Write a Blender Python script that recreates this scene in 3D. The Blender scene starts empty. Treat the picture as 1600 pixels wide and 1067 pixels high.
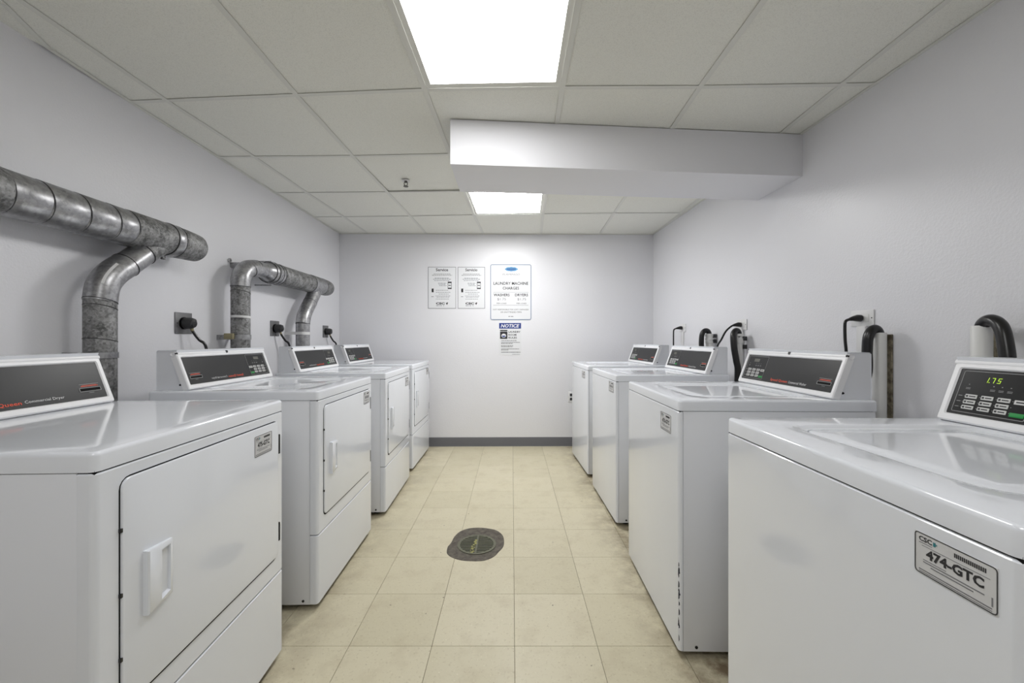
import bpy, bmesh, math, random
from mathutils import Matrix, Vector
PI = math.pi
random.seed(7)
S = bpy.context.scene
COL = S.collection

# ------------------------------------------------------------------ camera, world, exposure
F = 632.53                                   # focal length in pixels of a 1600 px wide frame
HC, CEIL, DECK = 1.1288, 2.239, 2.40         # camera height, ceiling height, slab above
cd = bpy.data.cameras.new('camera'); cam = bpy.data.objects.new('camera', cd); COL.objects.link(cam)
cam.location = (0, 0, HC); cam.rotation_euler = (PI/2, 0, 0)
cd.sensor_width = 36; cd.lens = F/1600*36; cd.shift_y = -3.24/1600; cd.clip_start = 0.02
S.camera = cam
w = bpy.data.worlds.new('world'); S.world = w; w.use_nodes = True
w.node_tree.nodes['Background'].inputs[0].default_value = (0.5, 0.52, 0.55, 1)
w.node_tree.nodes['Background'].inputs[1].default_value = 0.05
vs = S.view_settings
vs.view_transform = 'Standard'; vs.look = 'None'; vs.gamma = 1; vs.use_curve_mapping = False
vs.exposure = 0.13
PANEL = {'near': 9.6, 'far': 29.0, 'rear': 13.0}   # emission of the three ceiling light panels

# ------------------------------------------------------------------ materials
def srgb(r, g, b):
    f = lambda c: (c/255/12.92) if c/255 <= .04045 else ((c/255+.055)/1.055)**2.4
    return (f(r), f(g), f(b), 1)
def mat(name, col, rough=.5, metal=0., emit=0., coat=0.):
    m = bpy.data.materials.new(name); m.use_nodes = True
    b = m.node_tree.nodes['Principled BSDF']
    b.inputs['Base Color'].default_value = col
    b.inputs['Roughness'].default_value = rough; b.inputs['Metallic'].default_value = metal
    if coat: b.inputs['Coat Weight'].default_value = coat; b.inputs['Coat Roughness'].default_value = .06
    if emit:
        b.inputs['Emission Color'].default_value = col; b.inputs['Emission Strength'].default_value = emit
    return m
def nd(m, typ, **kw):
    n = m.node_tree.nodes.new(typ)
    for k, v in kw.items():
        if k in n.inputs.keys(): n.inputs[k].default_value = v
        else: setattr(n, k, v)
    return n
def lk(m, a, b): m.node_tree.links.new(a, b)
def bsdf(m): return m.node_tree.nodes['Principled BSDF']
def ramp(m, fac, stops):
    r = nd(m, 'ShaderNodeValToRGB'); cr = r.color_ramp
    while len(cr.elements) < len(stops): cr.elements.new(.5)
    for e, (p, c) in zip(cr.elements, stops): e.position = p; e.color = c
    lk(m, fac, r.inputs[0]); return r.outputs[0]
def noise(m, scale, detail=4, rough=.5, coord=None):
    n = nd(m, 'ShaderNodeTexNoise'); n.inputs['Scale'].default_value = scale
    n.inputs['Detail'].default_value = detail; n.inputs['Roughness'].default_value = rough
    if coord is None: coord = nd(m, 'ShaderNodeNewGeometry').outputs['Position']
    lk(m, coord, n.inputs['Vector']); return n.outputs['Fac']
def bump(m, h, strength, dist=.002):
    b = nd(m, 'ShaderNodeBump'); b.inputs['Strength'].default_value = strength; b.inputs['Distance'].default_value = dist
    lk(m, h, b.inputs['Height']); lk(m, b.outputs[0], bsdf(m).inputs['Normal'])

WALL = mat('wall_paint', srgb(230, 230, 234), .34)
bump(WALL, noise(WALL, 110, 4, .6), .28, .004)
_r = ramp(WALL, noise(WALL, 1.7, 5), [(.3, (.28,)*3+(1,)), (.75, (.42,)*3+(1,))]); lk(WALL, _r, bsdf(WALL).inputs['Roughness'])
SOFF = mat('soffit_paint', srgb(232, 232, 236), .5)
TILE = mat('ceiling_tile', srgb(201, 201, 193), .9)
_n = noise(TILE, 320, 3); lk(TILE, ramp(TILE, _n, [(.33, srgb(226, 226, 219)), (.5, srgb(240, 240, 233))]), bsdf(TILE).inputs['Base Color'])
bump(TILE, _n, .25, .002)
TBAR = mat('grid_enamel', srgb(226, 226, 220), .45)
DECKM = mat('plenum_concrete', srgb(40, 39, 37), .9)
FLT = mat('vinyl_tile', srgb(212, 204, 176), .42)
def _floor():
    m = FLT
    oi = nd(m, 'ShaderNodeObjectInfo'); pos = nd(m, 'ShaderNodeNewGeometry').outputs['Position']
    base = ramp(m, oi.outputs['Random'], [(0, srgb(200, 192, 165)), (1, srgb(208, 200, 174))])
    def mix(a, b, fac, k):
        x = nd(m, 'ShaderNodeMix', data_type='RGBA')
        mu = nd(m, 'ShaderNodeMath', operation='MULTIPLY'); lk(m, fac, mu.inputs[0]); mu.inputs[1].default_value = k
        lk(m, mu.outputs[0], x.inputs[0]); lk(m, a, x.inputs[6]); x.inputs[7].default_value = b
        return x.outputs[2]
    st = ramp(m, noise(m, 95, 2, .5), [(.60, (0, 0, 0, 1)), (.72, (1, 1, 1, 1))])
    c = mix(base, srgb(166, 152, 122), st, .45)
    st2 = ramp(m, noise(m, 160, 2, .5), [(.66, (0, 0, 0, 1)), (.74, (1, 1, 1, 1))])
    c = mix(c, srgb(235, 229, 208), st2, .6)
    sc = ramp(m, noise(m, 9, 6, .65), [(.5, (0, 0, 0, 1)), (.8, (1, 1, 1, 1))])
    c = mix(c, srgb(150, 132, 100), sc, .30)
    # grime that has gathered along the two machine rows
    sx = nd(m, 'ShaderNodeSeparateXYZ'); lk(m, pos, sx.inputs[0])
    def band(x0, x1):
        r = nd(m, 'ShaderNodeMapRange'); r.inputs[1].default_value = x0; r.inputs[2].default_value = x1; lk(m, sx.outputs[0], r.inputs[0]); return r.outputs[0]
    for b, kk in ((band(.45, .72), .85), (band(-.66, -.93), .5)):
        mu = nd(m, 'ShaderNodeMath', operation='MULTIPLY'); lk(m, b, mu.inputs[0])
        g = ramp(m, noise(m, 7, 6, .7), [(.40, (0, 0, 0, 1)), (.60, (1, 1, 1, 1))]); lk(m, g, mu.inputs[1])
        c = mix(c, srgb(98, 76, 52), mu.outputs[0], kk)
    sp = ramp(m, noise(m, 38, 2, .5), [(.75, (0, 0, 0, 1)), (.78, (1, 1, 1, 1))])
    c = mix(c, srgb(70, 58, 44), sp, .85)
    lk(m, c, bsdf(m).inputs['Base Color'])
    lk(m, ramp(m, noise(m, 5, 5), [(.3, (.32,)*3+(1,)), (.7, (.52,)*3+(1,))]), bsdf(m).inputs['Roughness'])
_floor()
JOINT = mat('tile_joint', srgb(92, 80, 60), .9)
ENAM = mat('white_enamel', srgb(229, 232, 238), .10, coat=.3)
bsdf(ENAM).inputs['Coat Roughness'].default_value = .03
ENAM2 = mat('white_enamel_sides', srgb(226, 228, 233), .25)
BEZ = mat('white_plastic', srgb(236, 236, 238), .35)
GAPM = mat('dark_gap', srgb(30, 30, 30), .8)
bsdf(GAPM).inputs['Specular IOR Level'].default_value = .1
BLACKP = mat('black_overlay', srgb(27, 27, 28), .34)
bsdf(BLACKP).inputs['Specular IOR Level'].default_value = .28
BLACKW = mat('black_window', srgb(20, 20, 21), .3)
bsdf(BLACKW).inputs['Specular IOR Level'].default_value = .22
KEYM = mat('key_grey', srgb(206, 206, 204), .5)
KEYG = mat('key_green', srgb(12, 140, 60), .5)
LEGM = mat('legend_ink', srgb(50, 50, 52), .6)
LINEM = mat('line_silver', srgb(150, 150, 150), .5)
REDM = mat('red_ink', srgb(226, 76, 40), .5)
WHTM = mat('white_ink', srgb(214, 214, 214), .5)
LEDM = mat('lit_digits', srgb(176, 214, 40), .4, emit=.45)
DIGM = mat('unlit_display', srgb(84, 84, 74), .4)
INK = mat('black_ink', srgb(36, 36, 40), .6)
GREYINK = mat('grey_ink', srgb(120, 120, 124), .6)
BLUEINK = mat('blue_ink', srgb(56, 96, 160), .6)
NAVY = mat('navy_ink', srgb(30, 56, 132), .5)
SKYINK = mat('light_blue_ink', srgb(96, 168, 214), .5)
TEAL = mat('teal_ink', srgb(40, 120, 128), .5)
PAPER = mat('sign_white', srgb(226, 227, 230), .4)
STICK = mat('sticker_silver', srgb(206, 206, 207), .35)
BASEB = mat('grey_vinyl', srgb(98, 98, 101), .5)
RUB = mat('black_rubber', srgb(20, 20, 21), .3)
RUB2 = mat('dark_rubber', srgb(46, 46, 48), .5)
PVC = mat('white_pvc', srgb(222, 222, 220), .4)
STEEL = mat('outlet_steel', srgb(122, 122, 124), .45, .35)
WHPL = mat('outlet_white', srgb(226, 226, 226), .4)
WOOD = mat('stained_strip', srgb(132, 122, 104), .85)
lk(WOOD, ramp(WOOD, noise(WOOD, 26, 5, .7), [(.35, srgb(70, 62, 46)), (.6, srgb(150, 142, 122))]), bsdf(WOOD).inputs['Base Color'])
SCREW = mat('screw_dark', srgb(38, 38, 40), .4, .5)
CLIP = mat('clip_tan', srgb(150, 142, 112), .7)
CHIP = mat('bare_chip', srgb(48, 50, 62), .7)
GALV = mat('galvanised', srgb(150, 150, 152), .36, .85)
def _galv(m, lo, hi, sc):
    v = nd(m, 'ShaderNodeTexVoronoi'); v.inputs['Scale'].default_value = sc
    lk(m, nd(m, 'ShaderNodeNewGeometry').outputs['Position'], v.inputs['Vector'])
    n = noise(m, 22, 6, .65)
    x = nd(m, 'ShaderNodeMath', operation='ADD'); lk(m, n, x.inputs[0])
    y = nd(m, 'ShaderNodeMath', operation='MULTIPLY'); y.inputs[1].default_value = .25
    sp = nd(m, 'ShaderNodeSeparateXYZ'); lk(m, v.outputs['Color'], sp.inputs[0]); lk(m, sp.outputs[0], y.inputs[0]); lk(m, y.outputs[0], x.inputs[1])
    lk(m, ramp(m, x.outputs[0], [(.4, lo), (.8, hi)]), bsdf(m).inputs['Base Color'])
    bump(m, n, .15, .002)
_galv(GALV, srgb(138, 138, 140), srgb(176, 176, 178), 90)
MAST = mat('weathered_galvanised', srgb(120, 120, 120), .55, .6)
_galv(MAST, srgb(88, 88, 88), srgb(162, 162, 162), 130)
CEMENT = mat('drain_cement', srgb(92, 84, 74), .85)
lk(CEMENT, ramp(CEMENT, noise(CEMENT, 30, 6, .7), [(.3, srgb(66, 60, 54)), (.7, srgb(112, 106, 96))]), bsdf(CEMENT).inputs['Base Color'])
bump(CEMENT, noise(CEMENT, 60, 5), .5, .004)
GRATE = mat('drain_grate', srgb(104, 104, 88), .6, .4)
DEBRIS = mat('drain_debris', srgb(146, 144, 92), .9)
DIFF = {k: mat('light_diffuser_'+k, (1, 1, .995, 1), .5, emit=v) for k, v in PANEL.items()}
HEAD = mat('sprinkler_brass', srgb(96, 94, 88), .4, .6)

# ------------------------------------------------------------------ mesh helpers
class MB:
    def __init__(s): s.v = []; s.f = []
    def add(s, vs_, fs): o = len(s.v); s.v += [tuple(p) for p in vs_]; s.f += [tuple(i+o for i in f) for f in fs]; return s
    def box(s, x0, x1, y0, y1, z0, z1, b=0.):
        if b <= 0:
            return s.add([(x, y, z) for z in (z0, z1) for y in (y0, y1) for x in (x0, x1)],
                         [(0, 2, 3, 1), (4, 5, 7, 6), (0, 1, 5, 4), (2, 6, 7, 3), (0, 4, 6, 2), (1, 3, 7, 5)])
        R = [rr(x0, x1, y0, y1, b, 2, b, z0), rr(x0, x1, y0, y1, b, 2, 0, z0+b), rr(x0, x1, y0, y1, b, 2, 0, z1-b), rr(x0, x1, y0, y1, b, 2, b, z1)]
        R.insert(1, rr(x0, x1, y0, y1, b, 2, b*.3, z0+b*.3)); R.insert(4, rr(x0, x1, y0, y1, b, 2, b*.3, z1-b*.3))
        return s.loft(R)
    def loft(s, rings, cap0=True, cap1=True):
        n = len(rings[0]); vs_ = [p for r in rings for p in r]; fs = []
        for k in range(len(rings)-1):
            for i in range(n):
                j = (i+1) % n
                fs.append((k*n+i, k*n+j, (k+1)*n+j, (k+1)*n+i))
        if cap0: fs.append(tuple(reversed(range(n))))
        if cap1: fs.append(tuple((len(rings)-1)*n+i for i in range(n)))
        return s.add(vs_, fs)
    def prism(s, poly, f, t0, t1):
        """poly of 2D points swept from t0 to t1, f(a, b, t) gives the 3D point"""
        return s.loft([[f(a, b, t0) for a, b in poly], [f(a, b, t1) for a, b in poly]])
    def cyl(s, p, ax, r, h, n=16, r2=None):
        a = Vector(ax).normalized(); u = a.orthogonal().normalized(); q = a.cross(u); p = Vector(p)
        ring = lambda c, rad: [c + u*rad*math.cos(2*PI*i/n) + q*rad*math.sin(2*PI*i/n) for i in range(n)]
        return s.loft([ring(p, r), ring(p+a*h, r if r2 is None else r2)])
    def tube(s, pts, rad, n=16, caps=True):
        pts = [Vector(p) for p in pts]; rad = rad if isinstance(rad, (list, tuple)) else [rad]*len(pts)
        T = [(pts[min(i+1, len(pts)-1)]-pts[max(i-1, 0)]).normalized() for i in range(len(pts))]
        u = T[0].orthogonal().normalized(); rings = []
        for p, t, r in zip(pts, T, rad):
            u = (u - t*u.dot(t)).normalized(); q = t.cross(u)
            rings.append([p + u*r*math.cos(2*PI*i/n) + q*r*math.sin(2*PI*i/n) for i in range(n)])
        return s.loft(rings, caps, caps)
    def ringband(s, c, ax, r0, r1, h, n=24):
        a = Vector(ax).normalized(); u = a.orthogonal().normalized(); q = a.cross(u); c = Vector(c)
        ring = lambda r, t: [c + a*t + u*r*math.cos(2*PI*i/n) + q*r*math.sin(2*PI*i/n) for i in range(n)]
        R = [ring(r0, -h/2), ring(r1, -h/2), ring(r1, h/2), ring(r0, h/2), ring(r0, -h/2)]
        return s.loft(R, False, False)
    def mesh(s, name, off=(0, 0, 0), mir=False, sharp=35):
        me = bpy.data.meshes.new(name)
        vs_ = [((-p[0] if mir else p[0])-off[0], p[1]-off[1], p[2]-off[2]) for p in s.v]
        me.from_pydata(vs_, [], s.f)
        bm = bmesh.new(); bm.from_mesh(me); bmesh.ops.remove_doubles(bm, verts=bm.verts, dist=1e-6)
        bmesh.ops.recalc_face_normals(bm, faces=bm.faces); bm.to_mesh(me); bm.free()
        for p in me.polygons: p.use_smooth = True
        me.set_sharp_from_angle(angle=math.radians(sharp))
        return me
def rr(x0, x1, y0, y1, r, n, ins, z):
    x0 += ins; x1 -= ins; y0 += ins; y1 -= ins; r = max(r-ins, .0004)
    out = []
    for cx, cy, a0 in ((x1-r, y1-r, 0), (x0+r, y1-r, PI/2), (x0+r, y0+r, PI), (x1-r, y0+r, 1.5*PI)):
        for i in range(n+1):
            a = a0 + PI/2*i/n; out.append((cx+r*math.cos(a), cy+r*math.sin(a), z))
    return out
def spline(P, k=8):
    P = [Vector(p) for p in P]; out = []
    for i in range(len(P)-1):
        p0, p1, p2, p3 = P[max(i-1, 0)], P[i], P[i+1], P[min(i+2, len(P)-1)]
        for j in range(k):
            t = j/k
            out.append(.5*((2*p1)+(p2-p0)*t+(2*p0-5*p1+4*p2-p3)*t*t+(3*p1-p0-3*p2+p3)*t**3))
    return out+[P[-1]]
def text_mb(body, x0, x1, y0, y1, z=0., bold=0., shear=0., keep=False):
    """flat lettering fitted to the box x0..x1, y0..y1 at height z"""
    cu = bpy.data.curves.new('lettering', 'FONT'); cu.body = body; cu.resolution_u = 2; cu.offset = bold; cu.shear = shear
    o = bpy.data.objects.new('lettering', cu); COL.objects.link(o)
    dg = bpy.context.evaluated_depsgraph_get(); dg.update()
    me = bpy.data.meshes.new_from_object(o.evaluated_get(dg))
    bpy.data.objects.remove(o); bpy.data.curves.remove(cu)
    xs = [v.co.x for v in me.vertices]; ys = [v.co.y for v in me.vertices]
    ax, bx, ay, by = min(xs), max(xs), min(ys), max(ys)
    sx = (x1-x0)/(bx-ax); sy = (y1-y0)/(by-ay)
    m = MB(); m.add([(x0+(v.co.x-ax)*sx, y0+(v.co.y-ay)*sy, z) for v in me.vertices], [tuple(p.vertices) for p in me.polygons])
    bpy.data.meshes.remove(me); return m
def xf(m, fn):
    r = MB(); r.v = [tuple(fn(*p)) for p in m.v]; r.f = list(m.f); return r
def quad(x0, x1, y0, y1, z, t=0.0004):
    return MB().box(x0, x1, y0, y1, z-t, z)
def join(*ms):
    r = MB()
    for m in ms: r.add(m.v, m.f)
    return r
def frame_mb(x0, x1, y0, y1, wd, z, r=.004, t=.0004):
    R = [rr(x0, x1, y0, y1, r, 3, 0, z-t), rr(x0, x1, y0, y1, r, 3, 0, z), rr(x0, x1, y0, y1, r, 3, wd, z), rr(x0, x1, y0, y1, r, 3, wd, z-t)]
    return MB().loft(R, False, False)

# ------------------------------------------------------------------ object helpers
def link(name, me, m, parent=None):
    o = bpy.data.objects.new(name, me); COL.objects.link(o)
    if m is not None and not me.materials: me.materials.append(m)
    if parent is not None: o.parent = parent
    return o
def part(name, mb, m, parent, world=None, sharp=35):
    """world: the parent's location when the mesh is given in room coordinates"""
    return link(name, mb.mesh(name, world if world is not None else (0, 0, 0), sharp=sharp), m, parent)
def tag(o, label, cat, group=None):
    o['label'] = label; o['category'] = cat
    if group: o['group'] = group
    return o
def thing(name, label, cat, mw=None, loc=None, rotz=0., group=None):
    o = bpy.data.objects.new(name, None); COL.objects.link(o); o.empty_display_size = .1
    if mw is not None: o.matrix_world = mw
    else: o.location = loc; o.rotation_euler = (0, 0, rotz)
    return tag(o, label, cat, group)
def struct(name, mb, m, label=None):
    o = link(name, mb.mesh(name), m); o['kind'] = 'structure'
    if label: o['label'] = label
    return o
def frame(p, X, Y):
    X = Vector(X).normalized(); Y = Vector(Y).normalized(); Z = X.cross(Y).normalized()
    return Matrix((( X.x, Y.x, Z.x, p[0]), (X.y, Y.y, Z.y, p[1]), (X.z, Y.z, Z.z, p[2]), (0, 0, 0, 1)))
CACHE = {}
def cpart(key, name, build, m, parent, mir=False):
    k = (key, mir)
    if k not in CACHE: CACHE[k] = build().mesh(name, mir=mir)
    return link(name, CACHE[k], m, parent)

# ------------------------------------------------------------------ room shell
xl = lambda y: -1.775-.010*y
xr = lambda y: 1.648-.0345*y
yb = lambda x: 4.283+.0115*x
Y0 = -1.30
TH = .12
def wall(name, a, b, out, z1=DECK):
    ax, ay = a; bx, by = b; ox, oy = out
    v = [(ax, ay), (bx, by), (bx+ox, by+oy), (ax+ox, ay+oy)]
    m = MB(); m.loft([[(x, y, 0) for x, y in v], [(x, y, z1) for x, y in v]])
    return struct(name, m, WALL)
BL = (xl(4.262), yb(xl(4.262))); BR = (xr(4.30), yb(xr(4.30)))
wall('wall_left', (xl(Y0), Y0), BL, (-TH, 0))
wall('wall_right', (xr(Y0), Y0), BR, (TH, 0))
wall('wall_back', (BL[0]-TH, BL[1]), (BR[0]+TH, BR[1]), (0, TH))
wall('wall_front', (xl(Y0)-TH, Y0), (xr(Y0)+TH, Y0), (0, -TH))
# floor slab and its vinyl tiles
fl = struct('floor', MB().box(-1.95, 1.82, Y0-TH, 4.45, -.08, -.003), JOINT, 'cream vinyl tile floor with thin dark joints')
FT, GAP = .3048, .0014
tile_full = None
def floor_tile(x0, x1, y0, y1):
    global tile_full
    full = abs(x1-x0-FT) < 1e-6 and abs(y1-y0-FT) < 1e-6
    def mk(a, b):
        R = [rr(-a/2+GAP/2, a/2-GAP/2, -b/2+GAP/2, b/2-GAP/2, .0006, 1, 0, -.003),
             rr(-a/2+GAP/2, a/2-GAP/2, -b/2+GAP/2, b/2-GAP/2, .0006, 1, 0, -.0006),
             rr(-a/2+GAP/2, a/2-GAP/2, -b/2+GAP/2, b/2-GAP/2, .0010, 1, .0006, 0)]
        return MB().loft(R, False, True).mesh('tile')
    if full:
        if tile_full is None: tile_full = mk(FT, FT)
        me = tile_full
    else: me = mk(x1-x0, y1-y0)
    o = link('tile', me, FLT, fl); o.location = ((x0+x1)/2, (y0+y1)/2, 0)
gx0, gy0 = .0095, 1.491
for i in range(-7, 6):
    for j in range(-10, 10):
        x0 = gx0+i*FT; y0 = gy0+j*FT; x1, y1 = x0+FT, y0+FT
        x0 = max(x0, -1.80); x1 = min(x1, 1.66); y0 = max(y0, Y0); y1 = min(y1, 4.29)
        if x1-x0 > .02 and y1-y0 > .02: floor_tile(x0, x1, y0, y1)
# baseboards
def base(name, pts, nrm):
    (ax, ay), (bx, by) = pts; nx, ny = nrm; m = MB()
    prof = [(0, 0), (.010, 0), (.004, .012), (.004, .092), (.002, .095), (0, .095)]
    m.loft([[(ax+nx*d, ay+ny*d, z) for d, z in prof], [(bx+nx*d, by+ny*d, z) for d, z in prof]])
    return struct(name, m, BASEB, 'dark grey vinyl cove base')
base('baseboard_back', (BL, BR), (0, -1))
base('baseboard_left', ((xl(Y0), Y0), BL), (1, 0))
base('baseboard_right', ((xr(Y0), Y0), BR), (-1, 0))
# dropped ceiling: slab, grid, tiles
ce = struct('ceiling', MB().box(-1.95, 1.82, Y0-TH, 4.45, DECK, DECK+.08), DECKM, 'suspended ceiling of square mineral tiles in a metal grid')
NODES = {  # grid crossings measured row by row (the grid was hung a little crooked)
 'A': [(-1.640, -.56), (-1.632, .055), (-1.622, .665), (-1.612, 1.275), (-1.607, 1.884), (-1.570, 2.467), (-1.555, 3.071), (-1.528, 3.674), (-1.512, 4.264)],
 'B': [(-1.00, -.59), (-.995, .02), (-.986, .625), (-.974, 1.235), (-.981, 1.842), (-.967, 2.457), (-.941, 3.058), (-.919, 3.654), (-.902, 4.272)],
 'C': [(-.45, -.63), (-.435, -.02), (-.42, .59), (-.406, 1.195), (-.389, 1.803), (-.372, 2.432), (-.359, 3.042), (-.342, 3.621), (-.302, 4.279)],
 'D': [(.19, -.65), (.20, -.035), (.21, .57), (.218, 1.178), (.222, 1.787), (.242, 2.405), (.262, 3.022), (.276, 3.590), (.307, 4.286)],
 'E': [(.81, -.66), (.815, -.05), (.82, .56), (.825, 1.170), (.828, 1.783), (.853, 2.39), (.880, 2.990), (.898, 3.574), (.929, 4.293)],
 'F': [(1.41, -.68), (1.415, -.07), (1.42, .54), (1.426, 1.157), (1.437, 1.767), (1.457, 2.37), (1.475, 2.975), (1.488, 3.560), (1.500, 4.298)]}
ROWS = 9
colsx = ['A', 'B', 'C', 'D', 'E', 'F']
def lw(r):  # crossing of row r with the left / right wall
    a, b = Vector(NODES['A'][r]), Vector(NODES['B'][r]); d = (a-b).normalized(); t = (xl(a.y)-a.x)/d.x; return tuple(a+d*t)
def rw(r):
    a, b = Vector(NODES['E'][r]), Vector(NODES['F'][r]); d = (b-a).normalized(); t = (xr(b.y)-b.x)/d.x; return tuple(b+d*t)
GRID = [[lw(r)]+[NODES[c][r] for c in colsx]+[rw(r)] for r in range(ROWS)]
GRID.insert(0, [(p[0], Y0) for p in GRID[0]]); ROWS += 1
GRID[4][0] = (-1.665, 1.27)                       # the wall angle leaves the wall towards the camera
KINK = (-1.777, 1.543)
LIGHTS = {(6, 3): 0, (3, 3): 1, (0, 3): 2}        # (row, column) cells that hold a light panel: filled below
LIGHTS = {(7, 3), (4, 3), (1, 3)}
def flat(poly, z0, z1):
    m = MB(); return m.loft([[(x, y, z0) for x, y in poly], [(x, y, z1) for x, y in poly]])
def strip(p, q, wd, z0, z1):
    p, q = Vector(p), Vector(q); n = (q-p).normalized(); n = Vector((-n.y, n.x))*wd/2
    return flat([tuple(p+n), tuple(q+n), tuple(q-n), tuple(p-n)], z0, z1)
for r in range(ROWS-1):
    for c in range(7):
        if (r, c) in LIGHTS: continue
        q = [GRID[r][c], GRID[r][c+1], GRID[r+1][c+1], GRID[r+1][c]]
        if (q[1][0]-q[0][0]) < .03 and (q[2][0]-q[3][0]) < .03: continue
        if r == 4 and c == 0: q.append(KINK)
        cen = Vector((sum(p[0] for p in q)/len(q), sum(p[1] for p in q)/len(q)))
        q2 = [tuple(Vector(p)+(cen-Vector(p)).normalized()*.006) for p in q]
        m = MB(); z = CEIL+.0035
        lift = lambda i: .011 if (r, c) == (6, 2) and i == 2 else (.006 if (r, c) == (6, 2) and i == 3 else 0)
        m.loft([[(x, y, z+lift(i)) for i, (x, y) in enumerate(q2)], [(x, y, z+.014+lift(i)) for i, (x, y) in enumerate(q2)]])
        part('tile', m, TILE, ce)
for r in range(1, ROWS-1):                        # cross tees along each row
    for c in range(7):
        if Vector(GRID[r][c+1])[0]-Vector(GRID[r][c])[0] < .03: continue
        m = strip(GRID[r][c], GRID[r][c+1], .022, CEIL-.0002, CEIL+.0012); m2 = strip(GRID[r][c], GRID[r][c+1], .0015, CEIL+.001, CEIL+.03)
        part('cross_tee', join(m, m2), TBAR, ce)
for c in range(1, 7):                             # main runners
    m = MB()
    for r in range(ROWS-1):
        a = strip(GRID[r][c], GRID[r+1][c], .024, CEIL-.0006, CEIL+.001); b = strip(GRID[r][c], GRID[r+1][c], .0015, CEIL+.001, CEIL+.035)
        m.add(a.v, a.f); m.add(b.v, b.f)
    part('main_runner', m, TBAR, ce)
LW = [(-1.60, .95), (-1.693, 1.338), KINK, (xl(1.9)+.0005, 1.9), BL]
m = MB()
for a, b in zip(LW, LW[1:]):
    n = (Vector(b)-Vector(a)).normalized(); n = Vector((n.y, -n.x))
    q = [a, b, tuple(Vector(b)+n*.018), tuple(Vector(a)+n*.018)]
    e = flat(q, CEIL-.001, CEIL+.001); m.add(e.v, e.f)
    q = [a, b, tuple(Vector(b)+n*.0015), tuple(Vector(a)+n*.0015)]
    e = flat(q, CEIL, CEIL+.028); m.add(e.v, e.f)
part('wall_angle', m, TBAR, ce)
part('filler_board', flat([(-1.604, .95), (-1.697, 1.338), (KINK[0]-.004, KINK[1]-.002), (xl(1.5), 1.5), (xl(.95), .95)], CEIL+.003, CEIL+.012), TILE, ce)
part('wall_angle', strip((xr(Y0)-.009, Y0), (BR[0]-.009, BR[1]), .018, CEIL-.001, CEIL+.001), TBAR, ce)
part('wall_angle', strip((BL[0], BL[1]-.009), (BR[0], BR[1]-.009), .018, CEIL-.001, CEIL+.001), TBAR, ce)
# boxed-in soffit
SB = 2.012
so = flat([(-.311, 2.039), (xr(2.191), 2.191), (xr(2.57), 2.57), (-.311, 2.42)], SB, CEIL-.001)
struct('trim_1', so, SOFF, 'white boxed-in soffit dropping below the tiled ceiling, running to the right wall')

# ------------------------------------------------------------------ ceiling lights and sprinkler
def ceiling_light(r, c, label, which):
    q = [Vector(GRID[r][c]), Vector(GRID[r][c+1]), Vector(GRID[r+1][c+1]), Vector(GRID[r+1][c])]
    cen = sum(q, Vector((0, 0)))/4
    t = thing('ceiling_light', label, 'light', loc=(cen.x, cen.y, CEIL), group='square ceiling light panels')
    ins = lambda d: [(p.x-cen.x-math.copysign(d, p.x-cen.x), p.y-cen.y-math.copysign(d, p.y-cen.y)) for p in q]
    R = [[(x, y, .020) for x, y in ins(.008)], [(x, y, .0016) for x, y in ins(.008)], [(x, y, .0016) for x, y in ins(.016)], [(x, y, .006) for x, y in ins(.034)], [(x, y, .020) for x, y in ins(.034)]]
    part('light_frame', MB().loft(R, False, False), TBAR, t)
    part('diffuser', flat(ins(.034), .0055, .008), DIFF[which], t)
    part('backing', flat(ins(.010), .020, .05), ENAM2, t)
ceiling_light(7, 3, 'small-looking lit square panel beyond the soffit near the back wall', 'far')
ceiling_light(4, 3, 'large lit square panel in the ceiling in front of the soffit', 'near')
ceiling_light(1, 3, 'lit square panel in the ceiling behind the camera', 'rear')
t = thing('sprinkler_head', 'small dark sprinkler head hanging from a ceiling tile left of the soffit', 'sprinkler', loc=(-.742, 2.83, CEIL))
part('escutcheon', MB().cyl((0, 0, -.004), (0, 0, 1), .030, .007, 20, .024), WHPL, t)
part('body', MB().cyl((0, 0, -.014), (0, 0, 1), .010, .014, 12), HEAD, t)
part('frame_arm', MB().tube([(-.010, 0, -.012), (-.012, 0, -.026), (-.003, 0, -.038)], .0028, 8), HEAD, t)
part('frame_arm', MB().tube([(.010, 0, -.012), (.012, 0, -.026), (.003, 0, -.038)], .0028, 8), HEAD, t)
part('deflector', MB().cyl((0, 0, -.042), (0, 0, 1), .017, .003, 16), HEAD, t)

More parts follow.
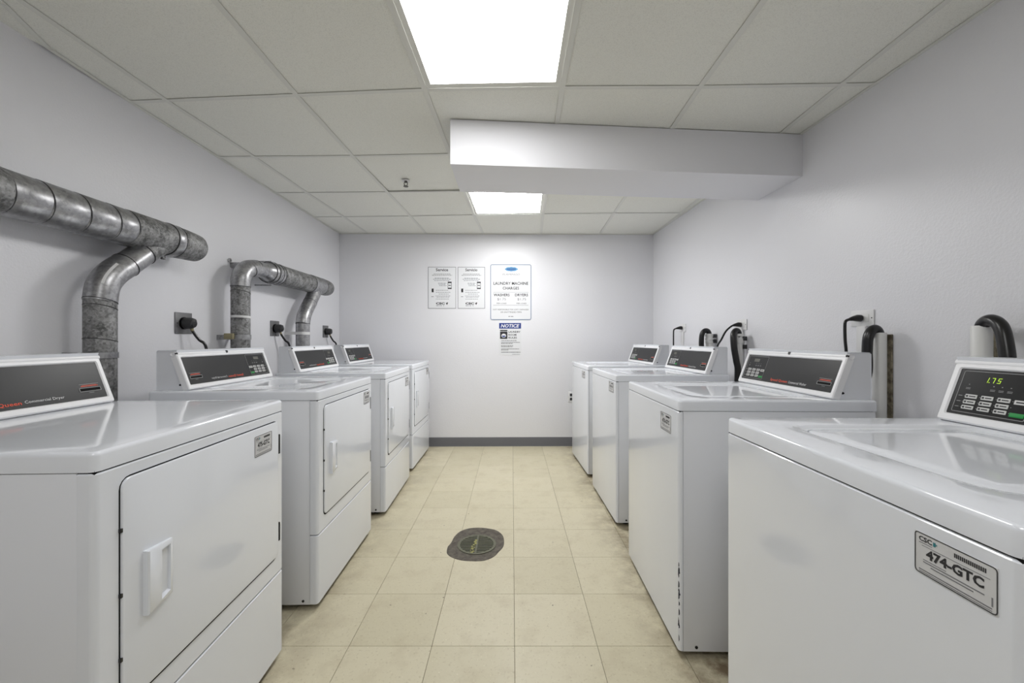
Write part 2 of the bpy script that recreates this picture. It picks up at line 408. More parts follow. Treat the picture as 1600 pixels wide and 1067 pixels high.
# ------------------------------------------------------------------ washers and dryers
WD, WW, HT, HL, HB = .6815, .6587, .9136, .874, .024
DEP = .698
FS = Vector((.555, .920)); FE = (Vector((.607, 1.0635))-FS); FL = FE.length; FE.normalize(); FN = Vector((-FE.y, FE.x))
def face3(x, s, h):            # point on the sloping console face: x along, s up the slope, h off it
    p = FS+FE*s+FN*h; return (x, p.x, p.y)
def onface(m): return xf(m, face3)
def onfront(m, y=0.): return xf(m, lambda x, z, h: (x, y-h, z))   # flat drawing (x, z) put on the machine's front
def deck_mb(w, dished, yin):
    r = .014; x0, x1, y0, y1 = -w/2, w/2, 0, DEP
    R = [rr(x0, x1, y0, y1, r, 4, .0, HL+.0015), rr(x0, x1, y0, y1, r, 4, 0, HT-.009)]
    for a in (20, 40, 60, 78, 90):
        a = math.radians(a); R.append(rr(x0, x1, y0, y1, r, 4, .008*(1-math.cos(a)), HT-.009+.009*math.sin(a)))
    if dished:
        a0, a1, b0, b1 = x0+yin, x1-yin, .105, .535
        R += [rr(a0-.02, a1+.02, b0-.02, b1+.008, .075, 4, 0, HT), rr(a0-.006, a1+.006, b0-.006, b1+.004, .062, 4, 0, HT-.0015), rr(a0, a1, b0, b1, .055, 4, 0, HT-.006), rr(a0, a1, b0, b1, .055, 4, .012, HT-.0075)]
        if dished == 'lid': R += [rr(a0, a1, b0, b1, .055, 4, .014, HT-.012)]
    else: R += [rr(x0, x1, y0, y1, .04, 4, .05, HT)]
    return MB().loft(R)
def lid_mb(w, yin):
    a0, a1, b0, b1 = -w/2+yin, w/2-yin, .105, .535
    R = [rr(a0, a1, b0, b1, .055, 4, .0155, HT-.0118), rr(a0, a1, b0, b1, .055, 4, .0155, HT-.0085), rr(a0, a1, b0, b1, .055, 4, .018, HT-.0072), rr(a0, a1, b0, b1, .055, 4, .06, HT-.0062)]
    return MB().loft(R)
def wrap_panel(w, z0, z1, wrap, r=.012):
    P = [(-w/2, wrap)]+[(-w/2+r-r*math.cos(a), r-r*math.sin(a)) for a in [PI/2*i/5 for i in range(6)]]
    P += [(w/2-r+r*math.sin(a), r-r*math.cos(a)) for a in [PI/2*i/5 for i in range(6)]]+[(w/2, wrap)]
    m = MB(); e = .003
    ins = lambda k: [(x*(1-k/(w/2)), y+k if y < wrap-1e-6 else y) for x, y in P]
    return m.loft([[(x, y, z0) for x, y in ins(e)], [(x, y, z0+e) for x, y in P], [(x, y, z1-e) for x, y in P], [(x, y, z1) for x, y in ins(e)]])
def cabinet_mb(w, y0):
    m = MB(); m.box(-w/2+.0015, w/2-.0015, y0, .688, HB, HL, .002)
    return m
def base_mb(w): return MB().box(-w/2+.03, w/2-.03, .035, .66, .014, HB+.002)
def housing_mb(w):
    a = face3(0, -.004, -.006); b = face3(0, FL-.004, -.006)
    P = [(a[1], HT-.001), (.690, HT-.001), (.690, 1.076), (.684, 1.082), (.604, 1.0825), (b[1], b[2])]
    m = MB(); ww = w/2-.001
    return m.loft([[(-ww+.003, y*.995+.003, z*.998+.002) for y, z in P], [(-ww, y, z) for y, z in P], [(ww, y, z) for y, z in P], [(ww-.003, y*.995+.003, z*.998+.002) for y, z in P]])
BW = .585                     # width of the black control face
B0, B1 = .0165, .1400         # its lower and upper edge up the slope
def bezel_mb(w):
    o = (-w/2, w/2, -.004, FL+.001); i = (-BW/2, BW/2, B0, B1)
    R = [rr(*o, .006, 3, 0, -.022), rr(*o, .006, 3, 0, .001), rr(*o, .006, 3, .0035, .0045), rr(*i, .003, 3, -.003, .0045), rr(*i, .003, 3, 0, .001), rr(*i, .003, 3, 0, -.006)]
    return onface(MB().loft(R, False, False))
def roll_mb(w):
    c = face3(0, FL+.006, -.0075); P = []
    for k in range(14):
        a = 2*PI*k/14; P.append((c[1]+.0125*math.cos(a), c[2]+.010*math.sin(a)))
    m = MB(); hw = w/2
    return m.loft([[(-hw+.003, c[1]+(y-c[1])*.7, c[2]+(z-c[2])*.7) for y, z in P], [(-hw, y, z) for y, z in P], [(hw, y, z) for y, z in P], [(hw-.003, c[1]+(y-c[1])*.7, c[2]+(z-c[2])*.7) for y, z in P]])
X0 = -BW/2
def panel_parts(t, lit, mir, key):
    k = lambda n: (n, mir)
    pl = cpart('face', 'control_face', lambda: onface(MB().box(-BW/2-.001, BW/2+.001, B0-.001, B1+.001, -.004, .0008)), BLACKP, t, mir)
    cp = lambda key, name, b, m: cpart(key, name, lambda: onface(b()), m, pl, mir)
    cp('window', 'keypad_window', lambda: quad(X0+.010, X0+.1635, .0235, .1345, .0012), BLACKW)
    cp('outline', 'keypad_outline', lambda: frame_mb(X0+.010, X0+.1635, .0235, .1345, .0012, .0016, .004), LINEM)
    rows = [(.0620, .0724), (.0470, .0574), (.0327, .0427)]
    cx = [(.031, .058), (.0665, .0925), (.101, .127)]
    def keymesh(): return onface(MB().box(-.0132, .0132, -.0051, .0051, .0008, .0024, .0007))
    def place(name, kk, xa, xb, sa, sb, m):
        cp((kk, name), name, lambda: MB().box(X0+xa, X0+xb, sa, sb, .0008, .0026, .0010), m)
    leg = MB()
    for ri, (sa, sb) in enumerate(rows):
        for ci, (xa, xb) in enumerate(cx):
            place('key', ('k', ri, ci), xa, xb, sa, sb, KEYM)
            leg.add(*(lambda q: (q.v, q.f))(quad(X0+xa+.0025, X0+xa+.0072, (sa+sb)/2-.0024, (sa+sb)/2+.0024, .0029)))
            leg.add(*(lambda q: (q.v, q.f))(quad(X0+xa+.0095, X0+xb-.003, (sa+sb)/2-.0014, (sa+sb)/2+.0014, .0029)))
    place('key', ('k', 0, 3), .1345, .161, .0608, .0715, KEYM)
    leg.add(*(lambda q: (q.v, q.f))(quad(X0+.139, X0+.157, .0645, .0678, .0029)))
    place('start_key', 'start', .133, .161, .0300, .0404, KEYG)
    cp('legends', 'key_legend', lambda: leg, LEGM)
    ind = MB()
    for x, s in ((.031, .0985), (.0846, .0985), (.102, .0985), (.1196, .0985)):
        for q in (quad(X0+x-.0012, X0+x+.0012, s-.001, s+.001, .0016), quad(X0+x-.005, X0+x+.005, s-.0095, s-.0085, .0016), quad(X0+x-.005, X0+x+.005, s-.0125, s-.0115, .0016)): ind.add(q.v, q.f)
    for x in (.0285, .064, .0985, .1315):
        for s in (.0672, .0522, .0377):
            q = quad(X0+x-.0007, X0+x+.0007, s-.0007, s+.0007, .0016); ind.add(q.v, q.f)
    for s in (.0672, .0522, .0377): q = quad(X0+.015, X0+.024, s-.0007, s+.0007, .0016); ind.add(q.v, q.f)
    cp('indicators', 'indicator_print', lambda: ind, LINEM)['kind'] = 'stuff'
    if lit: cp('digits', 'lit_display', lambda: seven_seg('1.75', X0+.0615, .1068, .0135), LEDM)
    else: cp('display', 'display', lambda: quad(X0+.058, X0+.100, .1065, .1215, .0016), DIGM)
    cp('brand', 'lettering', lambda: text_mb('Speed Queen', X0+.226, X0+.339, .0235, .0375, .0013, .012), REDM)
    cp('brand2', 'lettering', lambda: text_mb('Commercial Dryer' if key == 'D' else 'Commercial Washer', X0+.347, X0+.452, .0265, .0370, .0013, .002), WHTM) if key != 'D' else cp('brand3', 'lettering', lambda: text_mb('Commercial Dryer', X0+.347, X0+.452, .0265, .0375, .0013, .002), WHTM)
    cp('slotframe', 'card_slot', lambda: frame_mb(X0+.502, X0+.572, .0415, .0545, .0016, .0022, .002, .0014), LINEM)
    cp('slot', 'slot_opening', lambda: quad(X0+.504, X0+.570, .0435, .0525, .0012), GAPM)
    cp('slotred', 'slot_print', lambda: join(quad(X0+.510, X0+.566, .0585, .0605, .0013), quad(X0+.514, X0+.562, .0622, .0632, .0013)), REDM)
    cp('slotgrey', 'slot_print', lambda: join(quad(X0+.506, X0+.569, .0660, .0672, .0013), quad(X0+.530, X0+.546, .0365, .0375, .0013)), LINEM)
def seven_seg(txt, x, s, h):
    m = MB(); wd = h*.52; t = .0016; z = .0017
    seg = {'1': 'bc', '7': 'abc', '5': 'afgcd'}
    for ch in txt:
        if ch == '.':
            q = quad(x-.004, x-.002, s, s+.002, z); m.add(q.v, q.f); continue
        R = {'a': (0, wd, h-t, h), 'g': (0, wd, h/2-t/2, h/2+t/2), 'd': (0, wd, 0, t), 'b': (wd-t, wd, h/2, h), 'c': (wd-t, wd, 0, h/2), 'f': (0, t, h/2, h)}
        for c in seg[ch]:
            a, b, c0, c1 = R[c]; q = quad(0, 1, 0, 1, z)
            P = [(a, c0), (b, c0), (b, c1), (a, c1)]
            m.add([(x+px+.15*py, s+py, z) for px, py in P], [(0, 1, 2, 3)])
        x += wd+.006
    return m
def sticker(parent, x0, x1, z0, z1, number, y):
    W, H = x1-x0, z1-z0
    st = part('label_sticker', onfront(MB().box(x0, x1, z0, z1, 0, .0007), y), STICK, parent)
    def p(name, m, mt): part(name, onfront(m, y), mt, st)
    X = lambda a: x0+a*W
    Z = lambda a: z0+a*H
    p('sticker_border', frame_mb(X(0), X(1), Z(0), Z(1), .0013, .0011, .005), LEGM)
    p('lettering', text_mb('CSC', X(.06), X(.24), Z(.80), Z(.92), .0010, .03), INK)
    p('emblem', join(quad(X(.255), X(.285), Z(.80), Z(.90), .0010), quad(X(.265), X(.305), Z(.84), Z(.87), .0010)), TEAL)
    ln = MB()
    for a, b, c, d in ((.06, .24, .755, .770), (.10, .92, .695, .705), (.12, .42, .36, .375), (.12, .86, .30, .325), (.22, .74, .235, .26), (.06, .94, .09, .115), (.06, .94, .045, .06), (.935, .95, .15, .34)):
        q = quad(X(a), X(b), Z(c), Z(d), .0010); ln.add(q.v, q.f)
    p('small_print', ln, GREYINK)
    bar = MB()
    for k in range(16):
        q = quad(X(.52+k*.023), X(.52+k*.023+.015), Z(.79), Z(.885), .0010); bar.add(q.v, q.f)
    p('code_strip', bar, LEGM)
    if number: p('lettering', text_mb(number, X(.16), X(.86), Z(.42), Z(.66), .0010, .04), INK)
    else:
        q = MB()
        for a, b in ((.16, .26), (.29, .37), (.40, .46), (.50, .60), (.64, .72), (.76, .86)): e = quad(X(a), X(b), Z(.43), Z(.64), .0010); q.add(e.v, e.f)
        p('blurred_number', q, GREYINK)
def handle_mb(x0, x1, z0, z1):
    """moulded pull: raised flat plate on the left, finger pocket open on the right"""
    xm = x0+.034; d = .013; m = MB()
    def P(x, z, h): return (x, -.006-h, z)
    o = [(x0, z0), (x1, z0+.006), (x1, z1-.006), (x0, z1)]
    top = [(x0+.003, z0+.003), (x1-.003, z0+.009), (x1-.003, z1-.009), (x0+.003, z1-.003)]
    inn = [(xm, z0+.014), (x1-.007, z0+.016), (x1-.007, z1-.016), (xm, z1-.014)]
    hh = [d, .006, .006, d]
    rings = [[P(x, z, 0) for x, z in o], [P(x, z, h*.8) for (x, z), h in zip(o, hh)], [P(x, z, h) for (x, z), h in zip(top, hh)],
             [P(x, z, h) for (x, z), h in zip(inn, (d, .006, .006, d))], [P(x, z, .0012) for x, z in [(xm+.002, z0+.018), (x1-.009, z0+.020), (x1-.009, z1-.020), (xm+.002, z1-.018)]]]
    m.loft(rings, False, True); return m
def screws(t, w, cw, near):
    for sx in (-1, 1):
        cpart(('cs', w, sx), 'screw', lambda: MB().cyl((sx*(w/2-.003), .062, .040), (sx, 0, 0), .0055, .003, 10), SCREW, t)
        c = face3(0, .028, -.028)
        cpart(('ks', cw, sx), 'screw', lambda: MB().cyl((sx*(cw/2-.004), c[1], c[2]), (sx, 0, 0), .0045, .0050, 10, .003), SCREW, t)
        if sx == near: cpart(('kt', cw, sx), 'screw', lambda: MB().cyl((sx*(cw/2-.004), .606, 1.069), (sx, 0, 0), .0045, .0080, 10, .003), SCREW, t)
    c = face3(0, FL+.006, .002)
    cpart(('km', cw), 'screw', lambda: MB().cyl((.0, c[1]+.003, c[2]-.001), (0, FN.x, FN.y), .0085, .006, 12), RUB, t)
def feet(t, w):
    for sx in (-1, 1):
        for y in (.07, .62):
            cpart(('ft', w, sx, y), 'foot', lambda: MB().cyl((sx*(w/2-.06), y, 0), (0, 0, 1), .020, .016, 12), RUB, t)
CW = .618
def machine(kind, near, yaw, side, label, mir=False, dished=None, number=None, lit=False, st=None, cshift=0.):
    w = WD if kind == 'dryer' else WW
    d = Vector((-math.sin(yaw), math.cos(yaw))); c = Vector(near)+d*w/2
    t = thing(kind, label, kind, loc=(c.x, c.y, 0), rotz=(PI/2 if side < 0 else -PI/2)+yaw, group='white coin-laundry '+kind+'s')
    wrap = .033 if kind == 'dryer' else .014
    cpart((kind, 'cab'), 'cabinet', lambda: cabinet_mb(w, wrap+.0015), ENAM2, t)
    for sx in (-1, 1): cpart((kind, 'rib', sx), 'side_rib', lambda: MB().box(*sorted((sx*(w/2-.0025), sx*(w/2-.0004))), .215, .235, .10, HL-.06, .001), ENAM2, t)
    cpart((kind, 'base'), 'base_shade', lambda: base_mb(w), GAPM, t)  # dark block that paints the shade in the gap under the cabinet
    cpart((kind, 'seam'), 'seam_shade', lambda: MB().box(-w/2+.004, w/2-.004, .004, .68, HL-.004, HL+.004), GAPM, t)  # dark slab standing in for the shadow line below the deck lip
    cpart((kind, 'deck', dished), 'top_deck', lambda: deck_mb(w, dished, .105), ENAM, t)
    if dished == 'lid': cpart((kind, 'lid'), 'lid', lambda: lid_mb(w, .105), ENAM, t)
    if kind == 'dryer':
        cpart('dfront', 'front_panel', lambda: wrap_panel(w, .3135, HL-.0015, wrap), ENAM, t)
        cpart('dkick', 'lower_panel', lambda: wrap_panel(w, HB, .3105, wrap), ENAM, t)
        dx0, dx1, dz0, dz1 = -w/2+.052, w/2-.040, .378, .845
        cpart('doorgap', 'door_gap_shade', lambda: onfront(MB().loft([rr(dx0, dx1, dz0-.0045, dz1, .022, 4, -.0028, 0), rr(dx0, dx1, dz0-.0045, dz1, .022, 4, -.0028, .0006)])), GAPM, t)  # dark sheet whose rim paints the shaded gap around the door
        door = cpart('door', 'door', lambda: onfront(MB().loft([rr(dx0, dx1, dz0, dz1, .020, 5, 0, 0), rr(dx0, dx1, dz0, dz1, .020, 5, 0, .004), rr(dx0, dx1, dz0, dz1, .020, 5, .0012, .0054), rr(dx0, dx1, dz0, dz1, .020, 5, .004, .006)])), ENAM, t)
        cpart('handle', 'handle', lambda: handle_mb(-w/2+.098, -w/2+.172, .537, .675), ENAM, door)
        for i, (za, zb) in enumerate(((.730, .797), (.427, .490))):
            cpart(('hinge', i), 'hinge', lambda: onfront(MB().box(dx1+.0002, dx1+.0095, za, zb, 0, .006, .001)), GAPM, door)
        for i, z in enumerate((.742, .610, .480)):
            cpart(('bump', i), 'bumper', lambda: onfront(MB().box(dx0-.0035, dx0+.0008, z-.004, z+.004, 0, .0052)), RUB, door)
        a, b, c0, c1 = st or (w/2-.182, w/2-.086, .757, .822)
        sticker(door, a, b, c0, c1, number, -.006)
    else:
        fr = cpart('wfront', 'front_panel', lambda: wrap_panel(w, HB, HL-.0015, wrap), ENAM, t)
        a, b, c0, c1 = st
        sticker(fr, a, b, c0, c1, number, 0)
    # console on the back of the deck
    hs = cpart(('hous',), 'console_housing', lambda: housing_mb(CW), ENAM2, t)
    bz = cpart(('bezel',), 'console_bezel', lambda: bezel_mb(CW+.002), BEZ, t)
    rl = cpart(('roll',), 'console_top_trim', lambda: roll_mb(CW+.006), BEZ, t)
    screws(t, w, CW, side); feet(t, w)
    panel_parts(t, lit, mir, 'D' if kind == 'dryer' else 'W')
    return t
H_D, H_W = WD/2, WW/2
machine('dryer', (-.792, .768), .040, -1, 'white dryer nearest the camera at left, 475-GTC sticker on its door', number='475-GTC')
machine('dryer', (-.807, 1.684), .020, -1, 'white dryer second in the left row, standing before the riser of the far duct', mir=True, dished='dish', st=(H_D-.150, H_D-.058, .772, .838))
machine('dryer', (-.808, 2.587), .027, -1, 'white dryer third in the left row, below the middle outlet on the left wall', mir=True, dished='dish', st=(H_D-.170, H_D-.072, .772, .836))
machine('dryer', (-.847, 3.456), .000, -1, 'white dryer at the far end of the left row against the back wall', st=(H_D-.170, H_D-.072, .785, .845))
machine('washer', (.584, .462), -.015, 1, 'white washer nearest the camera at right, display reading 1.75', lit=True, number='474-GTC', dished='lid', st=(H_W-.126, H_W-.024, .795, .853))
r2 = machine('washer', (.590, 1.431), -.015, 1, 'white washer second in the right row with chipped paint on its front corner', number='473-GTC', dished='lid', st=(H_W-.180, H_W-.074, .777, .845))
machine('washer', (.626, 2.434), .020, 1, 'white washer third in the right row, behind the one with chipped paint', dished='lid', st=(H_W-.165, H_W-.055, .800, .864))
machine('washer', (.618, 3.313), .045, 1, 'white washer at the far end of the right row by the back wall', dished='lid', st=(H_W-.205, H_W-.088, .80, .86))
rnd = random.Random(3)
for k in range(22):                               # bare chips where the paint was knocked off
    z = .035+.30*rnd.random(); h = .006+.018*rnd.random(); x = H_W-.0035-.004*rnd.random(); wd = .0012+.0022*rnd.random()
    pts = [(x-wd, z), (x-wd*.3, z-h*.2), (x+wd, z+h*.1), (x+wd*.7, z+h*.7), (x, z+h), (x-wd*.8, z+h*.6)]
    yy = max(0, .012-math.sqrt(max(0, .012**2-max(0, x-(H_W-.012))**2)))
    part('paint_chip', MB().loft([[(a, yy-.0006, b) for a, b in pts], [(a, yy+.002, b) for a, b in pts]]), CHIP, r2)

# ------------------------------------------------------------------ exhaust ducts on the left wall
DX = -1.69
def P3(y, z, x=DX): return (x, y, z)
def duct_thing(label, y, z): 
    p = (xl(y), y, z); return thing('exhaust_duct', label, 'duct', loc=p, group='dryer exhaust ducts on the left wall'), p
def section(t, p, y0, y1, z, r, m, name='duct_section', bead=True):
    e = .004
    R = [r-.002, r, r, r-.0015] if not bead else [r-.001, r+.0012, r, r-.002]
    part(name, MB().tube([P3(y0, z), P3(y0+e, z), P3(y1-e, z), P3(y1+.002, z)], R, 36), m, t, p)
def seam(t, p, c, ax, r, wd=.003): part('seam', MB().ringband(c, ax, r-.004, r+.0016, wd, 36), RUB2, t, p)
t, p = duct_thing('near galvanised duct along the left wall with a branch dropping behind the nearest dryer', 1.70, 1.617)
Z = 1.617; r = .077
ys = [1.317, 1.430, 1.555, 1.675, 1.759]
section(t, p, Y0+.01, 1.05, Z, r, GALV)
section(t, p, 1.05, 1.317, Z, r+.002, MAST)
for a, b in zip(ys, ys[1:]): section(t, p, a, b, Z, r, GALV)
for y in ys: seam(t, p, P3(y, Z), (0.0, 1, .12), r)
section(t, p, 1.759, 1.966, Z, r+.001, MAST, 'wye_fitting')
seam(t, p, P3(1.966, Z), (0, 1, 0), r+.002)
section(t, p, 1.966, 2.013, Z, r+.003, GALV, 'collar')
seam(t, p, P3(2.013, Z), (0, 1, 0), r+.002, .002)
section(t, p, 2.013, 2.075, Z, r, MAST, 'duct_section')
part('end_cap', MB().tube([P3(2.075, Z), P3(2.12, Z-.001), P3(2.155, Z-.002), P3(2.168, Z-.002), P3(2.172, Z-.002)], [r-.001, r-.003, r-.006, r-.014, r-.04], 36), MAST, t, p)
rb = .0515
def run(t, p, name, pts, rad, m, n=28): part(name, MB().tube(pts, rad, n), m, t, p)
run(t, p, 'branch_takeoff', [P3(1.945, 1.592), P3(1.879, 1.545), P3(1.850, 1.520)], rb+.001, MAST)
run(t, p, 'branch_pipe', [P3(1.853, 1.523), P3(1.80, 1.478), P3(1.768, 1.452)], rb, GALV)
el = spline([P3(1.770, 1.454), P3(1.715, 1.410), P3(1.675, 1.355), P3(1.662, 1.285)], 6)
run(t, p, 'elbow', el, rb+.002, GALV)
run(t, p, 'riser', [P3(1.662, 1.292), P3(1.662, .35)], rb, MAST)
seam(t, p, P3(1.851, 1.521), (0, .75, .62), rb+.001); seam(t, p, P3(1.769, 1.453), (0, .78, .62), rb+.002)
seam(t, p, P3(1.662, 1.287), (0, .25, 1), rb+.001); seam(t, p, P3(1.662, 1.26), (0, .25, 1), rb); seam(t, p, P3(1.662, 1.125), (0, .18, 1), rb)
part('strap', join(MB().ringband(P3(1.662, 1.064), (0, 0, 1), rb-.002, rb+.004, .024, 28), MB().box(xl(1.66)-.0, DX-.045, 1.610, 1.616, 1.052, 1.076), MB().box(xl(1.66), DX-.0, 1.708, 1.714, 1.052, 1.076)), GALV, t, p)
tp = [Vector(q) for q in el[5:14]]; m = MB()
ring = []
for i, q in enumerate(tp):
    tn = (tp[min(i+1, len(tp)-1)]-tp[max(i-1, 0)]).normalized(); nrm = Vector((1, 0, 0)); bi = tn.cross(nrm)
    o1 = (nrm*.62-bi*.79).normalized() if bi.y > 0 else (nrm*.62+bi*.79).normalized()
    o2 = (nrm*.75-bi*.66).normalized() if bi.y > 0 else (nrm*.75+bi*.66).normalized()
    ring.append((q+o1*(rb+.0028), q+o2*(rb+.0028)))
for (a, b), (c, d) in zip(ring, ring[1:]): m.add([a, b, d, c], [(0, 1, 2, 3)])
part('tape_strip', m, WHPL, t, p)
part('clip', MB().box(-1.70, -1.688, 1.955, 1.975, 1.517, 1.535, .002), MAST, t, p)

t, p = duct_thing('far galvanised duct on the left wall, bent over at one end, with two risers', 3.1, 1.597)
Z = 1.597
run(t, p, 'riser', [P3(2.521, .35), P3(2.521, 1.462)], rb+.001, MAST)
el = spline([P3(2.521, 1.455), P3(2.530, 1.520), P3(2.580, 1.575), P3(2.660, Z)], 6)
run(t, p, 'elbow', el, rb+.003, GALV)
run(t, p, 'duct_section', [P3(2.655, Z), P3(2.745, Z)], rb, GALV)
run(t, p, 'reducer', [P3(2.74, Z), P3(2.775, Z), P3(2.80, Z-.002), P3(2.91, Z-.002)], [rb+.001, rb+.003, .070, .074], GALV)
seam(t, p, P3(2.521, 1.457), (0, 0, 1), rb+.002); seam(t, p, P3(2.521, 1.42), (0, .25, 1), rb+.001); seam(t, p, P3(2.592, 1.578), (0, 1, .7), rb+.003); seam(t, p, P3(2.66, Z), (0, 1, 0), rb+.001)
seam(t, p, P3(2.80, Z-.002), (0, 1, 0), .071); seam(t, p, P3(2.88, Z-.002), (0, 1, 0), .073); seam(t, p, P3(2.91, Z-.002), (0, 1, 0), .074, .004)
section(t, p, 2.91, 3.37, Z-.002, .072, MAST)
section(t, p, 3.37, 3.57, Z-.002, .074, GALV, 'wye_fitting'); seam(t, p, P3(3.37, Z-.002), (0, 1, 0), .072); seam(t, p, P3(3.57, Z-.002), (0, 1, 0), .073)
part('end_cap', MB().tube([P3(3.57, Z-.002), P3(3.66, Z-.002), P3(3.70, Z-.002), P3(3.704, Z-.002)], [.073, .071, .066, .04], 36), MAST, t, p)
run(t, p, 'branch_takeoff', [P3(3.485, 1.55), P3(3.43, 1.487), P3(3.385, 1.435)], rb+.001, GALV)
el2 = spline([P3(3.388, 1.438), P3(3.335, 1.380), P3(3.290, 1.32), P3(3.270, 1.255)], 6)
run(t, p, 'elbow', el2, rb+.002, GALV)
run(t, p, 'riser', [P3(3.270, 1.262), P3(3.270, .35)], rb, GALV)
seam(t, p, P3(3.386, 1.436), (0, .65, .75), rb+.001); seam(t, p, P3(3.270, 1.257), (0, 0, 1), rb+.001)
part('strap', join(MB().ringband(P3(2.521, 1.142), (0, 0, 1), rb, rb+.005, .03, 28), MB().box(xl(2.5), DX, 2.466, 2.471, 1.127, 1.157), MB().box(xl(2.5), DX, 2.571, 2.576, 1.127, 1.157)), GALV, t, p)
part('strap_clip', MB().box(-1.745, -1.690, 2.448, 2.4675, 1.130, 1.166, .004), CLIP, t, p)
part('tape_band', MB().ringband(P3(2.521, 1.268), (0, .05, 1), rb+.001, rb+.0025, .014, 28), WHPL, t, p)
part('strap', join(MB().ringband(P3(3.270, 1.178), (0, 0, 1), rb-.001, rb+.004, .022, 28), MB().box(xl(3.2), DX, 3.214, 3.219, 1.167, 1.189)), WHPL, t, p)
part('hanger', join(MB().box(xl(2.62), -1.70, 2.585, 2.62, 1.588, 1.622, .003), MB().ringband((xl(2.5)+.006, 2.575, 1.632), (1, 0, 0), .008, .014, .006, 16)), GALV, t, p)
part('hanger', join(MB().box(xl(2.84), DX, 2.836, 2.844, Z+.073, Z+.082), MB().box(xl(2.84), DX, 2.836, 2.844, Z-.092, Z-.083), MB().ringband(P3(2.84, Z-.002), (0, 1, 0), .074, .078, .012, 28)), GALV, t, p)

# ------------------------------------------------------------------ outlets and cords, left wall
def lframe(y, z): return frame((xl(y), y, z), (-.010, 1, 0), (0, 0, 1))
def rframe(y, z): return frame((xr(y), y, z), (.0345, -1, 0), (0, 0, 1))
def left_outlet(y, z, label, clabel, drop):
    t = thing('dryer_outlet', label, 'outlet', mw=lframe(y, z), group='square steel outlets on the left wall')
    part('cover_plate', MB().box(-.058, .058, -.058, .058, .0002, .005, .002), STEEL, t)
    part('receptacle', MB().cyl((0, 0, .005), (0, 0, 1), .034, .004, 24), RUB, t)
    for a, b in ((-.045, 0), (.045, 0)): part('screw', MB().cyl((a, b, .005), (0, 0, 1), .003, .001, 8), SCREW, t)
    wp = Vector((xl(y), y, z)); c = thing('power_cord', clabel, 'cord', loc=tuple(wp), group='dryer power cords on the left wall')
    part('plug', MB().tube([(.009, 0, 0), (.013, 0, 0), (.042, .003, 0), (.055, .005, -.002), (.060, .006, -.004)], [.026, .031, .031, .027, .014], 18), RUB2, c)
    part('plug_face', MB().cyl((.0545, .005, -.003), (1, .08, -.1), .020, .0055, 16), BLACKP, c)
    part('strain_relief', MB().tube([(.040, .008, -.026), (.044, .012, -.044)], [.009, .007], 10), CLIP, c)
    part('cord', MB().tube(spline([(.040, .006, -.020), (.045, .014, -.048), (.062, .034, -.090), (.085, .055, -.135), (.095, .060, drop)], 6), .0075, 10), RUB, c)
left_outlet(2.211, 1.217, 'steel outlet plate nearest on the left wall, behind the second dryer', 'black cord and plug in the nearest left wall outlet', -.32)
left_outlet(3.077, 1.212, 'steel outlet plate between the two risers of the far duct', 'black cord and plug between the two risers of the far duct', -.32)
left_outlet(3.934, 1.205, 'steel outlet plate on the left wall closest to the back corner', 'black cord and plug in the outlet closest to the back corner', -.32)

# ------------------------------------------------------------------ outlets, cords, drains, right wall
def right_outlet(y, z, label, clabel, pts):
    t = thing('washer_outlet', label, 'outlet', mw=rframe(y, z), group='white outlets on the right wall')
    part('cover_plate', MB().box(-.057, .057, -.036, .036, .0002, .006, .002), WHPL, t)
    for a in (-.020, .020): part('receptacle', MB().box(a-.015, a+.015, -.017, .017, .006, .008, .001), PVC, t)
    part('screw', MB().cyl((.048, .0, .006), (0, 0, 1), .0028, .001, 8), SCREW, t)
    part('raceway', MB().box(-.022, .022, -.40, -.036, .0002, .012, .002), WHPL, t)
    w0 = Vector((xr(y), y, z)); c = thing('power_cord', clabel, 'cord', loc=tuple(w0), group='washer power cords on the right wall')
    q = [Vector(v) for v in pts]
    part('plug', MB().tube([(-.009, .0, .0), (-.012, 0, 0), (-.028, .0, .001), (-.050, 0, -.002), (-.062, .0, -.005)], [.011, .0155, .0155, .010, .007], 14), RUB, c)
    part('cord', MB().tube(spline([(-.058, 0, -.004)]+pts, 6), .0062, 10), RUB, c)
right_outlet(1.827, 1.224, 'white outlet plate on the right wall above the chipped washer', 'black power cord hanging straight down beside the thick standpipe',
             [(-.078, .0, -.012), (-.083, 0, -.035), (-.083, -.002, -.10), (-.080, -.004, -.16), (-.082, -.004, -.30)])
right_outlet(2.733, 1.228, 'white outlet plate on the right wall above the third washer', 'black power cord slanting down past the coupled standpipe',
             [(-.075, .0, -.012), (-.105, .01, -.045), (-.130, .02, -.10), (-.155, .03, -.16), (-.16, .03, -.30)])
right_outlet(3.604, 1.231, 'white outlet plate on the right wall closest to the back corner', 'black power cord on the right wall closest to the back corner',
             [(-.078, .0, -.012), (-.085, 0, -.03), (-.086, 0, -.10), (-.086, 0, -.16), (-.086, 0, -.30)])
def standpipe(x, y, r, top, label, coupling=None, clamps=()):
    t = thing('drain_standpipe', label, 'pipe', loc=(x, y, 0), group='white drain standpipes')
    n = 24; ring = lambda rad, z: [(rad*math.cos(2*PI*i/n), rad*math.sin(2*PI*i/n), z) for i in range(n)]
    part('pipe', MB().loft([ring(r, .0), ring(r, top-.002), ring(r-.001, top), ring(r-.005, top), ring(r-.005, top-.10)], True, True), PVC, t)
    if coupling:
        for a, b in coupling: part('coupling', MB().ringband((0, 0, (a+b)/2), (0, 0, 1), r-.001, r+.0045, b-a, 24), PVC, t)
    for z in clamps:
        part('pipe_clamp', MB().box(r*.55, r+.014, -r-.003, -r*.3, z-.014, z+.014, .002), RUB2, t)
    return t
